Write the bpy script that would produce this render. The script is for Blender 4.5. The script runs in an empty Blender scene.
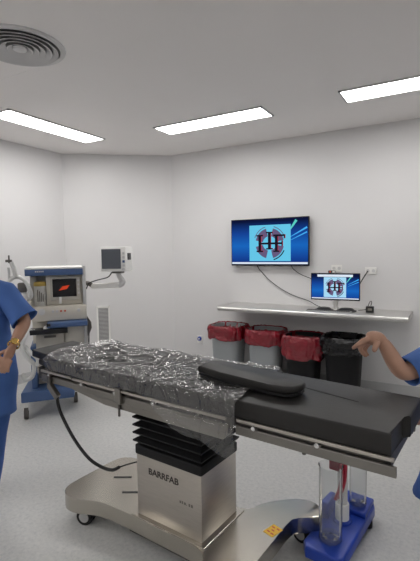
import bpy, bmesh, math, random
from mathutils import Vector, Matrix, noise
random.seed(7)
PI = math.pi
scene = bpy.context.scene
col = scene.collection

# ------------------------------------------------------------------ camera
F = 424.4
PITCH, ROLL, YAW = math.radians(4.0), math.radians(-0.86), math.radians(29.96)
CH = 1.55
fw0 = Vector((-math.sin(YAW), math.cos(YAW), 0)); rt0 = Vector((math.cos(YAW), math.sin(YAW), 0)); up0 = Vector((0, 0, 1))
fw = fw0*math.cos(PITCH) - up0*math.sin(PITCH)
up1 = up0*math.cos(PITCH) + fw0*math.sin(PITCH)
rt = rt0*math.cos(ROLL) + up1*math.sin(ROLL)
up = up1*math.cos(ROLL) - rt0*math.sin(ROLL)
cd = bpy.data.cameras.new('camera'); cam = bpy.data.objects.new('camera', cd); col.objects.link(cam)
cd.sensor_fit = 'VERTICAL'; cd.sensor_height = 24.0; cd.lens = F/561*24.0; cd.clip_start = 0.05
cam.matrix_world = Matrix(((rt.x, up.x, -fw.x, 0), (rt.y, up.y, -fw.y, 0), (rt.z, up.z, -fw.z, CH), (0, 0, 0, 1)))
scene.camera = cam

def at(px, py, depth):
    """a point of the room, from a direction seen by the camera and a distance"""
    return Vector((0, 0, CH)) + (fw + rt*((px-210)/F) - up*((py-280.5)/F))*depth

# ------------------------------------------------------------------ world, exposure
w = bpy.data.worlds.new('world'); scene.world = w; w.use_nodes = True
w.node_tree.nodes['Background'].inputs[0].default_value = (0.6, 0.62, 0.66, 1)
w.node_tree.nodes['Background'].inputs[1].default_value = 0.02
scene.view_settings.view_transform = 'Standard'; scene.view_settings.look = 'None'
scene.view_settings.exposure = 0.0; scene.view_settings.gamma = 1.0
scene.view_settings.use_curve_mapping = False
PANEL_STRENGTH = 17.0

# ------------------------------------------------------------------ materials
def mat(name, c, rough=.5, metal=0, bump=0, bscale=40, var=0, vscale=8, alpha=None, spec=None, trans=None, coat=0, emis=None, stretch=None, bdist=.01):
    m = bpy.data.materials.new(name); m.use_nodes = True
    nt = m.node_tree; b = nt.nodes['Principled BSDF']
    b.inputs['Base Color'].default_value = (*c, 1); b.inputs['Roughness'].default_value = rough
    b.inputs['Metallic'].default_value = metal
    if spec is not None: b.inputs['Specular IOR Level'].default_value = spec
    if trans is not None: b.inputs['Transmission Weight'].default_value = trans
    if coat: b.inputs['Coat Weight'].default_value = coat; b.inputs['Coat Roughness'].default_value = .1
    if alpha is not None: b.inputs['Alpha'].default_value = alpha
    if emis: b.inputs['Emission Color'].default_value = (*emis[0], 1); b.inputs['Emission Strength'].default_value = emis[1]
    tc = nt.nodes.new('ShaderNodeTexCoord'); mp = nt.nodes.new('ShaderNodeMapping')
    nt.links.new(tc.outputs['Object'], mp.inputs[0])
    if stretch: mp.inputs['Scale'].default_value = stretch
    if var:
        n = nt.nodes.new('ShaderNodeTexNoise'); n.inputs['Scale'].default_value = vscale; n.inputs['Detail'].default_value = 4
        nt.links.new(mp.outputs[0], n.inputs['Vector'])
        r = nt.nodes.new('ShaderNodeMapRange'); r.inputs[1].default_value = .3; r.inputs[2].default_value = .7
        r.inputs[3].default_value = 1-var; r.inputs[4].default_value = 1+var
        nt.links.new(n.outputs[0], r.inputs[0])
        mx = nt.nodes.new('ShaderNodeVectorMath'); mx.operation = 'SCALE'; mx.inputs[0].default_value = c
        nt.links.new(r.outputs[0], mx.inputs['Scale']); nt.links.new(mx.outputs[0], b.inputs['Base Color'])
    if bump:
        n2 = nt.nodes.new('ShaderNodeTexNoise'); n2.inputs['Scale'].default_value = bscale; n2.inputs['Detail'].default_value = 3
        nt.links.new(mp.outputs[0], n2.inputs['Vector'])
        bp = nt.nodes.new('ShaderNodeBump'); bp.inputs['Strength'].default_value = bump; bp.inputs['Distance'].default_value = bdist
        nt.links.new(n2.outputs[0], bp.inputs['Height']); nt.links.new(bp.outputs[0], b.inputs['Normal'])
    return m

M = {}
M['wall'] = mat('wall_vinyl', (.705, .695, .695), .55, var=.02, vscale=1.2)
M['ceiling'] = mat('ceiling_paint', (.86, .83, .815), .8, var=.015, vscale=1.0)
M['cove'] = mat('cove_vinyl', (.50, .50, .50), .5)
M['steel'] = mat('brushed_steel', (.56, .52, .47), .36, 1, bump=.05, bscale=60, stretch=(1, 1, 12), var=.05, vscale=14)
M['steel_flat'] = mat('satin_steel', (.50, .47, .42), .25, 1, bump=.10, bscale=3.5, var=.05, vscale=5)
M['steel_dark'] = mat('dark_steel', (.16, .15, .14), .45, 1)
M['rail'] = mat('rail_steel', (.27, .255, .235), .34, 1)
M['chrome'] = mat('chrome', (.8, .8, .8), .15, 1)
M['alu'] = mat('aluminium', (.55, .55, .55), .4, .8)
M['shelf'] = mat('shelf_steel', (.66, .65, .63), .34, .85, bump=.02, bscale=20)
M['pad'] = mat('black_vinyl', (.019, .0175, .0165), .5, bump=.06, bscale=120, spec=.45)
M['bellows'] = mat('black_rubber', (.008, .008, .009), .6, spec=.3)
M['black'] = mat('black_plastic', (.012, .012, .013), .4)
M['blackgloss'] = mat('black_gloss', (.01, .01, .012), .15)
M['cable'] = mat('cable_rubber', (.015, .015, .016), .5)
M['white'] = mat('white_plastic', (.84, .83, .80), .4)
M['cream'] = mat('cream_enamel', (.66, .62, .54), .42)
M['cream2'] = mat('cream_panel', (.50, .475, .42), .5)
M['grille'] = mat('grille_enamel', (.62, .61, .61), .5)
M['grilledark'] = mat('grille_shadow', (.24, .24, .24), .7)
M['blue'] = mat('blue_enamel', (.065, .12, .26), .4)
M['blueplastic'] = mat('blue_plastic', (.014, .055, .40), .35)
M['scrubs'] = mat('blue_scrubs', (.062, .145, .41), .85, bump=.3, bscale=14, var=.06, vscale=10)
M['scrubs2'] = mat('blue_scrub_trousers', (.045, .115, .36), .85, bump=.3, bscale=14, var=.06, vscale=10)
M['skin'] = mat('skin', (.42, .235, .16), .5, var=.06, vscale=20)
M['skin2'] = mat('skin_fair', (.50, .29, .205), .5, var=.06, vscale=20)
M['hair'] = mat('dark_hair', (.02, .013, .01), .5, bump=.5, bscale=60, stretch=(1, 1, .1))
M['gold'] = mat('gold', (.75, .5, .16), .25, 1)
M['binGrey'] = mat('grey_bin_plastic', (.33, .35, .36), .5)
M['binBlack'] = mat('black_bin_plastic', (.007, .007, .008), .6, spec=.25)
M['redbag'] = mat('red_bag', (.21, .004, .014), .22, bump=1.0, bscale=9, bdist=.05, spec=.7)
M['blackbag'] = mat('black_bag', (.003, .003, .004), .22, bump=1.0, bscale=8, bdist=.06, spec=.45, stretch=(1, 1, 2))
M['redtube'] = mat('red_tube', (.45, .01, .04), .3, coat=.3)
M['darkred'] = mat('dark_red_plastic', (.28, .01, .03), .35)
M['yellow'] = mat('yellow_label', (.85, .50, .03), .5)
M['ink'] = mat('dark_ink', (.05, .04, .035), .5)
M['inkfaint'] = mat('etched_grey', (.22, .205, .18), .5, .5)
M['redink'] = mat('red_ink', (.6, .08, .03), .5)
M['tube_white'] = mat('white_hose', (.70, .70, .68), .35)
M['cannister'] = mat('canister_white', (.62, .61, .57), .4, var=.12, vscale=30)
M['yellowlid'] = mat('ochre_lid', (.55, .38, .08), .4)

def floor_mat():
    m = bpy.data.materials.new('speckled_vinyl'); m.use_nodes = True; nt = m.node_tree; b = nt.nodes['Principled BSDF']
    b.inputs['Roughness'].default_value = .42
    tc = nt.nodes.new('ShaderNodeTexCoord')
    n = nt.nodes.new('ShaderNodeTexNoise'); n.inputs['Scale'].default_value = 45; n.inputs['Detail'].default_value = 5; n.inputs['Roughness'].default_value = .7
    n3 = nt.nodes.new('ShaderNodeTexNoise'); n3.inputs['Scale'].default_value = .9
    nt.links.new(tc.outputs['Object'], n.inputs['Vector']); nt.links.new(tc.outputs['Object'], n3.inputs['Vector'])
    cr = nt.nodes.new('ShaderNodeValToRGB'); e = cr.color_ramp.elements
    e[0].position = .33; e[0].color = (.48, .485, .485, 1); e[1].position = .66; e[1].color = (.62, .615, .60, 1)
    x = e.new(.48); x.color = (.56, .56, .55, 1)
    nt.links.new(n.outputs[0], cr.inputs[0]); 
    mr = nt.nodes.new('ShaderNodeMapRange'); mr.inputs[3].default_value = .94; mr.inputs[4].default_value = 1.06
    nt.links.new(n3.outputs[0], mr.inputs[0])
    vm = nt.nodes.new('ShaderNodeVectorMath'); vm.operation = 'SCALE'
    nt.links.new(cr.outputs[0], vm.inputs[0]); nt.links.new(mr.outputs[0], vm.inputs['Scale'])
    nt.links.new(vm.outputs[0], b.inputs['Base Color'])
    return m
M['floor'] = floor_mat()

def emit(name, c, s):
    m = bpy.data.materials.new(name); m.use_nodes = True; nt = m.node_tree; nt.nodes.clear()
    e = nt.nodes.new('ShaderNodeEmission'); e.inputs[0].default_value = (*c, 1); e.inputs[1].default_value = s
    o = nt.nodes.new('ShaderNodeOutputMaterial'); nt.links.new(e.outputs[0], o.inputs[0]); return m
M['lamp'] = emit('lamp_diffuser', (1, .985, .965), PANEL_STRENGTH)
M['e_cyan'] = emit('screen_cyan', (.13, .56, .80), 1.0)
M['e_cyan2'] = emit('screen_pale_cyan', (.38, .68, .88), 1.0)
M['e_grey'] = emit('screen_mauve', (.13, .10, .20), 1.0)
M['e_black'] = emit('screen_black', (.012, .01, .02), 1.0)
M['e_red'] = emit('screen_red', (.45, .03, .06), 1.0)
M['e_white'] = emit('screen_white', (.72, .80, .90), 1.0)
M['e_green'] = emit('screen_green', (.10, .62, .55), 1.0)
M['e_blue'] = emit('screen_bright_blue', (.06, .42, .90), 1.0)
M['e_orange'] = emit('screen_orange', (.50, .05, .02), 1.0)

def screen_mat(name, k=1.0):
    m = bpy.data.materials.new(name); m.use_nodes = True; nt = m.node_tree; nt.nodes.clear()
    tc = nt.nodes.new('ShaderNodeTexCoord'); sp = nt.nodes.new('ShaderNodeSeparateXYZ'); nt.links.new(tc.outputs['Object'], sp.inputs[0])
    n = nt.nodes.new('ShaderNodeTexNoise'); n.inputs['Scale'].default_value = 2.2; n.inputs['Detail'].default_value = 1
    nt.links.new(tc.outputs['Object'], n.inputs['Vector'])
    a = nt.nodes.new('ShaderNodeMath'); a.operation = 'ABSOLUTE'; 
    s = nt.nodes.new('ShaderNodeMath'); s.operation = 'ADD'; s.inputs[1].default_value = .04; nt.links.new(sp.outputs['Z'], s.inputs[0])
    nt.links.new(s.outputs[0], a.inputs[0])
    q = nt.nodes.new('ShaderNodeMath'); q.operation = 'MULTIPLY'; q.inputs[1].default_value = 3.1/k; nt.links.new(a.outputs[0], q.inputs[0])
    cr = nt.nodes.new('ShaderNodeValToRGB'); e = cr.color_ramp.elements
    e[0].position = 0; e[0].color = (.010, .13, .50, 1); e[1].position = .9; e[1].color = (.004, .008, .04, 1)
    x = e.new(.45); x.color = (.008, .055, .30, 1)
    nt.links.new(q.outputs[0], cr.inputs[0])
    em = nt.nodes.new('ShaderNodeEmission'); nt.links.new(cr.outputs[0], em.inputs[0]); em.inputs[1].default_value = 1
    o = nt.nodes.new('ShaderNodeOutputMaterial'); nt.links.new(em.outputs[0], o.inputs[0]); return m
M['e_screen'] = screen_mat('desktop_blue', 1.0)
M['e_screen_small'] = screen_mat('desktop_blue_small', .52)

def plastic_film():
    m = bpy.data.materials.new('clear_plastic_film'); m.use_nodes = True; nt = m.node_tree; nt.nodes.clear()
    tc = nt.nodes.new('ShaderNodeTexCoord')
    n = nt.nodes.new('ShaderNodeTexNoise'); n.inputs['Scale'].default_value = 5; n.inputs['Detail'].default_value = 2.5; n.inputs['Distortion'].default_value = 2.0
    nt.links.new(tc.outputs['Object'], n.inputs['Vector'])
    sb = nt.nodes.new('ShaderNodeMath'); sb.operation = 'SUBTRACT'; sb.inputs[1].default_value = .5; nt.links.new(n.outputs[0], sb.inputs[0])
    ab = nt.nodes.new('ShaderNodeMath'); ab.operation = 'ABSOLUTE'; nt.links.new(sb.outputs[0], ab.inputs[0])
    bp = nt.nodes.new('ShaderNodeBump'); bp.inputs['Strength'].default_value = 1; bp.inputs['Distance'].default_value = .075
    nt.links.new(ab.outputs[0], bp.inputs['Height'])
    g = nt.nodes.new('ShaderNodeBsdfGlossy'); g.inputs[0].default_value = (1, 1, 1, 1); g.inputs['Roughness'].default_value = .08
    nt.links.new(bp.outputs[0], g.inputs['Normal'])
    d = nt.nodes.new('ShaderNodeBsdfDiffuse'); d.inputs[0].default_value = (.8, .8, .8, 1)
    t = nt.nodes.new('ShaderNodeBsdfTransparent'); t.inputs[0].default_value = (.97, .97, .97, 1)
    lw = nt.nodes.new('ShaderNodeLayerWeight'); lw.inputs[0].default_value = .37; pass
    mr = nt.nodes.new('ShaderNodeMapRange'); mr.inputs[3].default_value = .05; mr.inputs[4].default_value = .85
    nt.links.new(lw.outputs['Fresnel'], mr.inputs[0])
    m1 = nt.nodes.new('ShaderNodeMixShader'); m1.inputs[0].default_value = .03
    nt.links.new(t.outputs[0], m1.inputs[1]); nt.links.new(d.outputs[0], m1.inputs[2])
    m2 = nt.nodes.new('ShaderNodeMixShader'); nt.links.new(mr.outputs[0], m2.inputs[0])
    nt.links.new(m1.outputs[0], m2.inputs[1]); nt.links.new(g.outputs[0], m2.inputs[2])
    o = nt.nodes.new('ShaderNodeOutputMaterial'); nt.links.new(m2.outputs[0], o.inputs[0]); return m
M['film'] = plastic_film()
def clear_mat():
    m = bpy.data.materials.new('clear_acrylic'); m.use_nodes = True; nt = m.node_tree; nt.nodes.clear()
    g = nt.nodes.new('ShaderNodeBsdfGlossy'); g.inputs['Roughness'].default_value = .06
    t = nt.nodes.new('ShaderNodeBsdfTransparent'); t.inputs[0].default_value = (.965, .97, .97, 1)
    d = nt.nodes.new('ShaderNodeBsdfDiffuse'); d.inputs[0].default_value = (.75, .77, .8, 1)
    m1 = nt.nodes.new('ShaderNodeMixShader'); m1.inputs[0].default_value = .07
    nt.links.new(t.outputs[0], m1.inputs[1]); nt.links.new(d.outputs[0], m1.inputs[2])
    lw = nt.nodes.new('ShaderNodeLayerWeight'); lw.inputs[0].default_value = .12
    m2 = nt.nodes.new('ShaderNodeMixShader'); nt.links.new(lw.outputs['Fresnel'], m2.inputs[0])
    nt.links.new(m1.outputs[0], m2.inputs[1]); nt.links.new(g.outputs[0], m2.inputs[2])
    o = nt.nodes.new('ShaderNodeOutputMaterial'); nt.links.new(m2.outputs[0], o.inputs[0]); return m
M['clear'] = clear_mat()

# ------------------------------------------------------------------ helpers
class MB:
    def __init__(s): s.bm = bmesh.new()
    def _m(s, vs, mtx):
        if mtx is not None: bmesh.ops.transform(s.bm, matrix=mtx, verts=vs)
        return s
    def box(s, x0, x1, y0, y1, z0, z1, bevel=0, seg=2, mtx=None):
        r = bmesh.ops.create_cube(s.bm, size=1); vs = r['verts']
        for v in vs:
            v.co = Vector((x0+(v.co.x+.5)*(x1-x0), y0+(v.co.y+.5)*(y1-y0), z0+(v.co.z+.5)*(z1-z0)))
        if bevel:
            es = list({e for v in vs for e in v.link_edges})
            r = bmesh.ops.bevel(s.bm, geom=es, offset=bevel, segments=seg, profile=.5, affect='EDGES')
            vs = list({v for f in r['faces'] for v in f.verts} | {v for v in vs if v.is_valid})
        return s._m(vs, mtx)
    def prism(s, pts, z0, z1, bevel=0, seg=2, mtx=None):
        """outline in xy, extruded in z"""
        a = [s.bm.verts.new((p[0], p[1], z0)) for p in pts]; b = [s.bm.verts.new((p[0], p[1], z1)) for p in pts]
        n = len(pts); s.bm.faces.new(list(reversed(a))); top = s.bm.faces.new(b)
        for i in range(n): s.bm.faces.new((a[i], a[(i+1) % n], b[(i+1) % n], b[i]))
        vs = a+b
        if bevel:
            es = [e for e in s.bm.edges if e.verts[0] in set(vs) and e.verts[1] in set(vs) and abs(e.verts[0].co.z-e.verts[1].co.z) < 1e-6]
            r = bmesh.ops.bevel(s.bm, geom=es, offset=bevel, segments=seg, profile=.5, affect='EDGES')
            vs = list({v for f in r['faces'] for v in f.verts} | {v for v in vs if v.is_valid})
        return s._m(vs, mtx)
    def lathe(s, prof, n=24, c=(0, 0, 0), axis='Z', cap=True, mtx=None):
        rings = []
        for (r, z) in prof:
            ring = []
            for i in range(n):
                a = 2*PI*i/n; p = Vector((r*math.cos(a), r*math.sin(a), z))
                if axis == 'X': p = Vector((p.z, p.x, p.y))
                if axis == 'Y': p = Vector((p.x, p.z, p.y))
                ring.append(s.bm.verts.new(p+Vector(c)))
            rings.append(ring)
        for a, b in zip(rings, rings[1:]):
            for i in range(n): s.bm.faces.new((a[i], a[(i+1) % n], b[(i+1) % n], b[i]))
        if cap:
            s.bm.faces.new(list(reversed(rings[0]))); s.bm.faces.new(rings[-1])
        return s._m([v for r in rings for v in r], mtx)
    def loft(s, rings, cap=(True, True)):
        R = [[s.bm.verts.new(p) for p in r] for r in rings]; n = len(R[0])
        for a, b in zip(R, R[1:]):
            for i in range(n): s.bm.faces.new((a[i], a[(i+1) % n], b[(i+1) % n], b[i]))
        if cap[0]: s.bm.faces.new(list(reversed(R[0])))
        if cap[1]: s.bm.faces.new(R[-1])
        return s
    def tube(s, pts, r, n=10, smooth=True, cap=True):
        pts = [Vector(p) for p in pts]
        if smooth: pts = catmull(pts)
        rr = r if isinstance(r, (list, tuple)) else None
        rings = []; nv = None
        for i, p in enumerate(pts):
            t = (pts[min(i+1, len(pts)-1)]-pts[max(i-1, 0)]).normalized()
            if nv is None: nv = t.orthogonal().normalized()
            nv = (nv - t*nv.dot(t)).normalized(); b = t.cross(nv)
            if rr: f = i/(len(pts)-1)*(len(rr)-1); k = min(int(f), len(rr)-2); rad = rr[k]+(rr[k+1]-rr[k])*(f-k)
            else: rad = r
            rings.append([p+(nv*math.cos(2*PI*j/n)+b*math.sin(2*PI*j/n))*rad for j in range(n)])
        return s.loft(rings, (cap, cap))
    def build(s, name, m, parent=None, smooth=False, loc=None, rot=None, autosmooth=True):
        bmesh.ops.recalc_face_normals(s.bm, faces=s.bm.faces)
        me = bpy.data.meshes.new(name); s.bm.to_mesh(me); s.bm.free()
        o = bpy.data.objects.new(name, me); col.objects.link(o)
        me.materials.append(M[m] if isinstance(m, str) else m)
        if smooth:
            for p in me.polygons: p.use_smooth = True
            if autosmooth:
                bm = bmesh.new(); bm.from_mesh(me)
                for e in bm.edges:
                    if len(e.link_faces) == 2 and e.calc_face_angle(0) > math.radians(38): e.smooth = False
                bm.to_mesh(me); bm.free()
        if parent: o.parent = parent
        if loc is not None: o.location = loc
        if rot is not None: o.rotation_euler = rot
        return o

def catmull(P, k=8):
    if len(P) < 3: return P
    out = []
    for i in range(len(P)-1):
        p0, p1, p2, p3 = P[max(i-1, 0)], P[i], P[i+1], P[min(i+2, len(P)-1)]
        for j in range(k):
            t = j/k
            out.append(.5*((2*p1)+(p2-p0)*t+(2*p0-5*p1+4*p2-p3)*t*t+(3*p1-p0-3*p2+p3)*t**3))
    out.append(P[-1]); return out

def smooth_outline(P, k=5):
    P = [Vector((p[0], p[1], 0)) for p in P]; n = len(P); out = []
    for i in range(n):
        p0, p1, p2, p3 = P[i-1], P[i], P[(i+1) % n], P[(i+2) % n]
        for j in range(k):
            t = j/k; out.append(.5*((2*p1)+(p2-p0)*t+(2*p0-5*p1+4*p2-p3)*t*t+(3*p1-p0-3*p2+p3)*t**3))
    return [(p.x, p.y) for p in out]

def thing(name, label, cat, loc=(0, 0, 0), rz=0, group=None):
    o = bpy.data.objects.new(name, None); col.objects.link(o); o.empty_display_size = .1
    o.location = loc; o.rotation_euler = (0, 0, rz); o['label'] = label; o['category'] = cat
    if group: o['group'] = group
    return o
def tag(o, label, cat, group=None):
    o['label'] = label; o['category'] = cat
    if group: o['group'] = group
    return o
def struct(o): o['kind'] = 'structure'; return o
def plabel(o, t): o['label'] = t; return o

def text(name, body, size, m, parent, loc, rot, depth=.0008, sx=1):
    cu = bpy.data.curves.new(name, 'FONT'); cu.body = body; cu.size = size; cu.extrude = depth; cu.offset = size*.02; cu.align_x = 'CENTER'; cu.align_y = 'CENTER'
    ob = bpy.data.objects.new(name+'_c', cu); col.objects.link(ob)
    dg = bpy.context.evaluated_depsgraph_get(); me = bpy.data.meshes.new_from_object(ob.evaluated_get(dg))
    bpy.data.objects.remove(ob); me.name = name; me.materials.clear(); me.materials.append(M[m])
    o = bpy.data.objects.new(name, me); col.objects.link(o); o.parent = parent; o.location = loc; o.rotation_euler = rot; o.scale = (sx, 1, 1)
    return o

# ------------------------------------------------------------------ room
CZ = 2.84; XL = -4.465; WY = 4.804; CX = -3.348; CYL = 3.924; XR = 3.0; YB = -2.2
outline = [(XL, YB), (XR, YB), (XR, WY), (CX, WY), (XL, CYL)]
struct(MB().prism(outline, -.06, 0).build('floor', 'floor'))
struct(MB().prism(outline, CZ, CZ+.06).build('ceiling', 'ceiling'))
def wall(name, a, b):
    a = Vector((*a, 0)); b = Vector((*b, 0)); d = (b-a).normalized(); n = Vector((d.y, -d.x, 0))  # outward for ccw outline
    pts = [a-d*.0, b+d*.0, b+n*.1, a+n*.1]
    o = MB().prism([(p.x, p.y) for p in pts], 0, CZ).build(name, 'wall'); struct(o)
    # coved skirting in floor vinyl
    i0 = a - n*.012; i1 = b - n*.012
    q = [a-n*.0005, b-n*.0005, i1, i0]
    sk = MB().prism([(p.x, p.y) for p in q], 0, .11).build('baseboard_'+name[5:], 'cove'); struct(sk)
wall('wall_front', outline[0], outline[1]); wall('wall_right', outline[1], outline[2]); wall('wall_back', outline[2], outline[3])
wall('wall_corner', outline[3], outline[4]); wall('wall_left', outline[4], outline[0])

# ceiling light panels
def light_panel(x0, y0, lx, ly, label):
    t = thing('ceiling_light', label, 'ceiling light', (x0+lx/2, y0+ly/2, CZ), 0, 'recessed ceiling light panels')
    f = MB(); w_ = .016
    f.box(-lx/2, lx/2, -ly/2, -ly/2+w_, -.012, .0).box(-lx/2, lx/2, ly/2-w_, ly/2, -.012, .0)
    f.box(-lx/2, -lx/2+w_, -ly/2, ly/2, -.012, .0).box(lx/2-w_, lx/2, -ly/2, ly/2, -.012, .0)
    f.build('frame', 'alu', t)
    MB().box(-lx/2+w_, lx/2-w_, -ly/2+w_, ly/2-w_, -.006, -.001).build('diffuser', 'lamp', t)
light_panel(-3.775, 2.468, .31, 1.215, 'lit long ceiling panel beside the round air diffuser, over the anaesthesia machine')
light_panel(-2.745, 3.624, 1.215, .31, 'lit long ceiling panel above the wall television, in the middle of the ceiling')
light_panel(-.856, 3.630, 1.215, .31, 'lit long ceiling panel cut by the right edge of the photo')
light_panel(-3.775, -.4, .31, 1.215, 'lit ceiling panel along the left wall, outside the photo')
light_panel(1.9, .4, .31, 1.215, 'lit ceiling panel along the right wall, outside the photo')
light_panel(-2.745, -1.6, 1.215, .31, 'lit ceiling panel over the left rear of the room, outside the photo')
light_panel(-.6, -1.6, 1.215, .31, 'lit ceiling panel over the right rear of the room, outside the photo')

# round ceiling diffuser
t = thing('air_diffuser', 'round white ceiling air diffuser with concentric rings', 'air vent', (-2.385, 1.80, CZ))
R0 = .27
MB().lathe([(R0-.03, -.012), (R0, -.008), (R0+.005, 0), (R0-.035, 0)], 48, cap=False).build('rim', 'grille', t, True)
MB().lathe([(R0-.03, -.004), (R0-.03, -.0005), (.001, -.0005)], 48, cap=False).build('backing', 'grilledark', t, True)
for k, r in enumerate((.225, .187, .149, .111, .073)):
    MB().lathe([(r-.030, -.004), (r, -.024), (r+.004, -.022), (r-.026, -.002)], 64, cap=False).build('ring', 'grille', t, True)
MB().lathe([(.001, -.022), (.040, -.020), (.044, -.012), (.001, -.010)], 32, cap=False).build('hub', 'grille', t, True)
# access hatch seam next to it
struct(MB().box(-3.0, -2.66, 2.052, 2.060, CZ-.002, CZ).build('trim_1', 'ceiling'))

# return air grille on the angled corner wall
cdir = (Vector((CX, WY, 0))-Vector((XL, CYL, 0))).normalized(); ca = math.atan2(cdir.y, cdir.x)
gc = Vector((-4.100, 4.212, 0))
t = thing('wall_vent', 'tall narrow white louvred air vent on the angled wall', 'air vent', (gc.x, gc.y, .30), ca)
f = MB(); gw, gh = .088, .53
f.box(-gw, -gw+.022, -.015, 0, 0, gh).box(gw-.022, gw, -.015, 0, 0, gh).box(-gw, gw, -.015, 0, 0, .03).box(-gw, gw, -.015, 0, gh-.03, gh)
f.build('frame', 'white', t)
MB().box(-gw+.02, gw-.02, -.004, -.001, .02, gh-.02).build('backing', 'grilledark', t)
f = MB()
for k in range(26):
    z = .034+k*.0180; f.box(-gw+.02, gw-.02, -.0115, -.0085, z, z+.008, mtx=None)
f.build('louvres', 'grille', t)

# wall sockets and valve
def socket(x, z, w_, h_, label):
    t = thing('wall_socket', label, 'socket', (x, WY, z), 0, 'white wall sockets above the shelf')
    MB().box(-w_/2, w_/2, -.010, 0, -h_/2, h_/2, .003).build('cover_plate', 'white', t)
    for k in (-1, 1):
        MB().lathe([(.018, -.013), (.018, -.009)], 16, (k*w_/4, 0, 0), 'Y').build('outlet', 'grille', t)
socket(-.775, 1.31, .115, .075, 'white double wall socket right of the desktop monitor')
socket(-1.135, 1.335, .115, .075, 'white double wall socket just behind the webcam')
t = thing('wall_valve', 'small round blue and white outlet low on the wall left of the bins', 'wall outlet', (-2.935, WY, .372))
MB().box(-.042, .042, -.012, 0, -.055, .05, .006).build('cover_plate', 'white', t)
MB().lathe([(.026, -.03), (.030, -.012)], 20, (0, 0, .008), 'Y').build('port', 'blueplastic', t)
MB().lathe([(.011, -.034), (.011, -.03)], 14, (0, 0, .008), 'Y').build('port_core', 'white', t)

# ------------------------------------------------------------------ picture on the screens (H F emblem)
def emblem(parent, w_, h_, cx, y, m_panel, m_screen):
    """faces -y; picture area w_ x h_, centred at z=0"""
    pw = w_*.54 if w_ > .6 else w_*.47; ph = h_*.80
    px = cx+(.018 if w_ > .6 else 0)
    base = MB().box(px-pw/2, px+pw/2, y-.001, y, -h_*.42, -h_*.42+ph).build('emblem_panel', m_panel, parent)
    c = Vector((px, 0, -h_*.42+ph*.49)); R = ph*.50
    def sector(a0, a1, r0, r1, m, nm, off):
        n = 14; pts = [(r1*math.cos(a0+(a1-a0)*i/n), r1*math.sin(a0+(a1-a0)*i/n)) for i in range(n+1)]
        pts += [(r0*math.cos(a1+(a0-a1)*i/n), r0*math.sin(a1+(a0-a1)*i/n)) for i in range(n+1)]
        b = MB(); mt = Matrix.Translation((c.x, y-off, c.z)) @ Matrix.Rotation(PI/2, 4, 'X')
        b.prism(pts, 0, .0006, mtx=mt); return b.build(nm, m, parent)
    g = math.radians
    for a0, a1 in ((12, 76), (104, 168), (192, 256), (284, 348)):
        sector(g(a0), g(a1), R*.40, R*.84, 'e_grey', 'emblem_quarter', .0018)
    sector(g(20), g(75), R*.92, R*.96, 'e_grey', 'emblem_arc', .0018); sector(g(105), g(160), R*.92, R*.96, 'e_grey', 'emblem_arc', .0018)
    sector(g(285), g(335), R*.90, R*.96, 'e_black', 'emblem_arc', .0018)
    def letters(m, ox, off, nm):
        u = R/10; b = MB()
        def bx(x0, x1, z0, z1): b.box(c.x+(x0+ox)*u, c.x+(x1+ox)*u, y-off-.0006, y-off, c.z+z0*u, c.z+z1*u)
        # H
        bx(-6.6, -5.0, -4.6, 4.6); bx(-7.8, -3.8, 4.0, 4.8); bx(-7.8, -3.8, -4.8, -4.0)
        bx(-5.0, -.8, -.6, .5)
        bx(-.9, .7, -3.2, 6.2); bx(-2.0, 1.8, 5.6, 6.4); bx(-2.0, 1.8, -3.4, -2.6)
        # F
        bx(.7, 3.4, -.6, .5)
        bx(3.2, 4.8, -4.6, 4.6); bx(2.2, 5.8, -4.8, -4.0); bx(2.2, 9.0, 3.8, 4.8); bx(8.3, 9.0, 2.6, 4.8)
        bx(4.8, 7.6, -.6, .5); bx(7.0, 7.6, -1.6, 1.5)
        return b.build(nm, m, parent)
    letters('e_red', .30, .0026, 'letter_outline'); letters('e_black', 0, .0034, 'letters')
    # task bar and title bar
    MB().box(cx-w_/2+.002, cx+w_/2-.002, y-.0016, y-.001, -h_*.485, -h_*.445).build('task_bar', 'e_white', parent)
    # light streaks top right
    for (x0, z0, x1, z1, tw, m) in ((.24, .16, .36, .46, .020, 'e_green'), (.28, .10, .49, .30, .014, 'e_blue'), (.27, .02, .49, .20, .010, 'e_blue')):
        a = Vector((x0*w_+cx, z0*h_)); e = Vector((x1*w_+cx, z1*h_)); d = (e-a).normalized(); n = Vector((-d.y, d.x))*tw*w_
        pts = [a-n*.2, e-n*.8, e+n*.8, a+n*.2]
        mt = Matrix.Translation((0, y-.0004, 0)) @ Matrix.Rotation(PI/2, 4, 'X')
        MB().prism([(p.x, p.y) for p in pts], 0, .0004, mtx=mt).build('light_streak', m, parent)

# television
TW, TH = .985, .565
t = thing('television', 'large flat television on the wall showing an H F emblem on blue', 'television', (-2.416+TW/2, WY, 1.925-TH/2+.0))
t.location.z = 1.55+.375-TH/2
MB().box(-.25, .25, -.03, 0, -.14, .14, .004).build('wall_bracket', 'black', t)
body = MB().box(-TW/2, TW/2, -.068, -.030, -TH/2, TH/2, .005).build('casing', 'blackgloss', t)
scr = MB().box(-TW/2+.010, TW/2-.010, -.0695, -.067, -TH/2+.020, TH/2-.010).build('screen', 'e_screen', t)
emblem(scr, TW-.02, TH-.03, 0.0, -.0697, 'e_cyan', 'e_screen')

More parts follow.
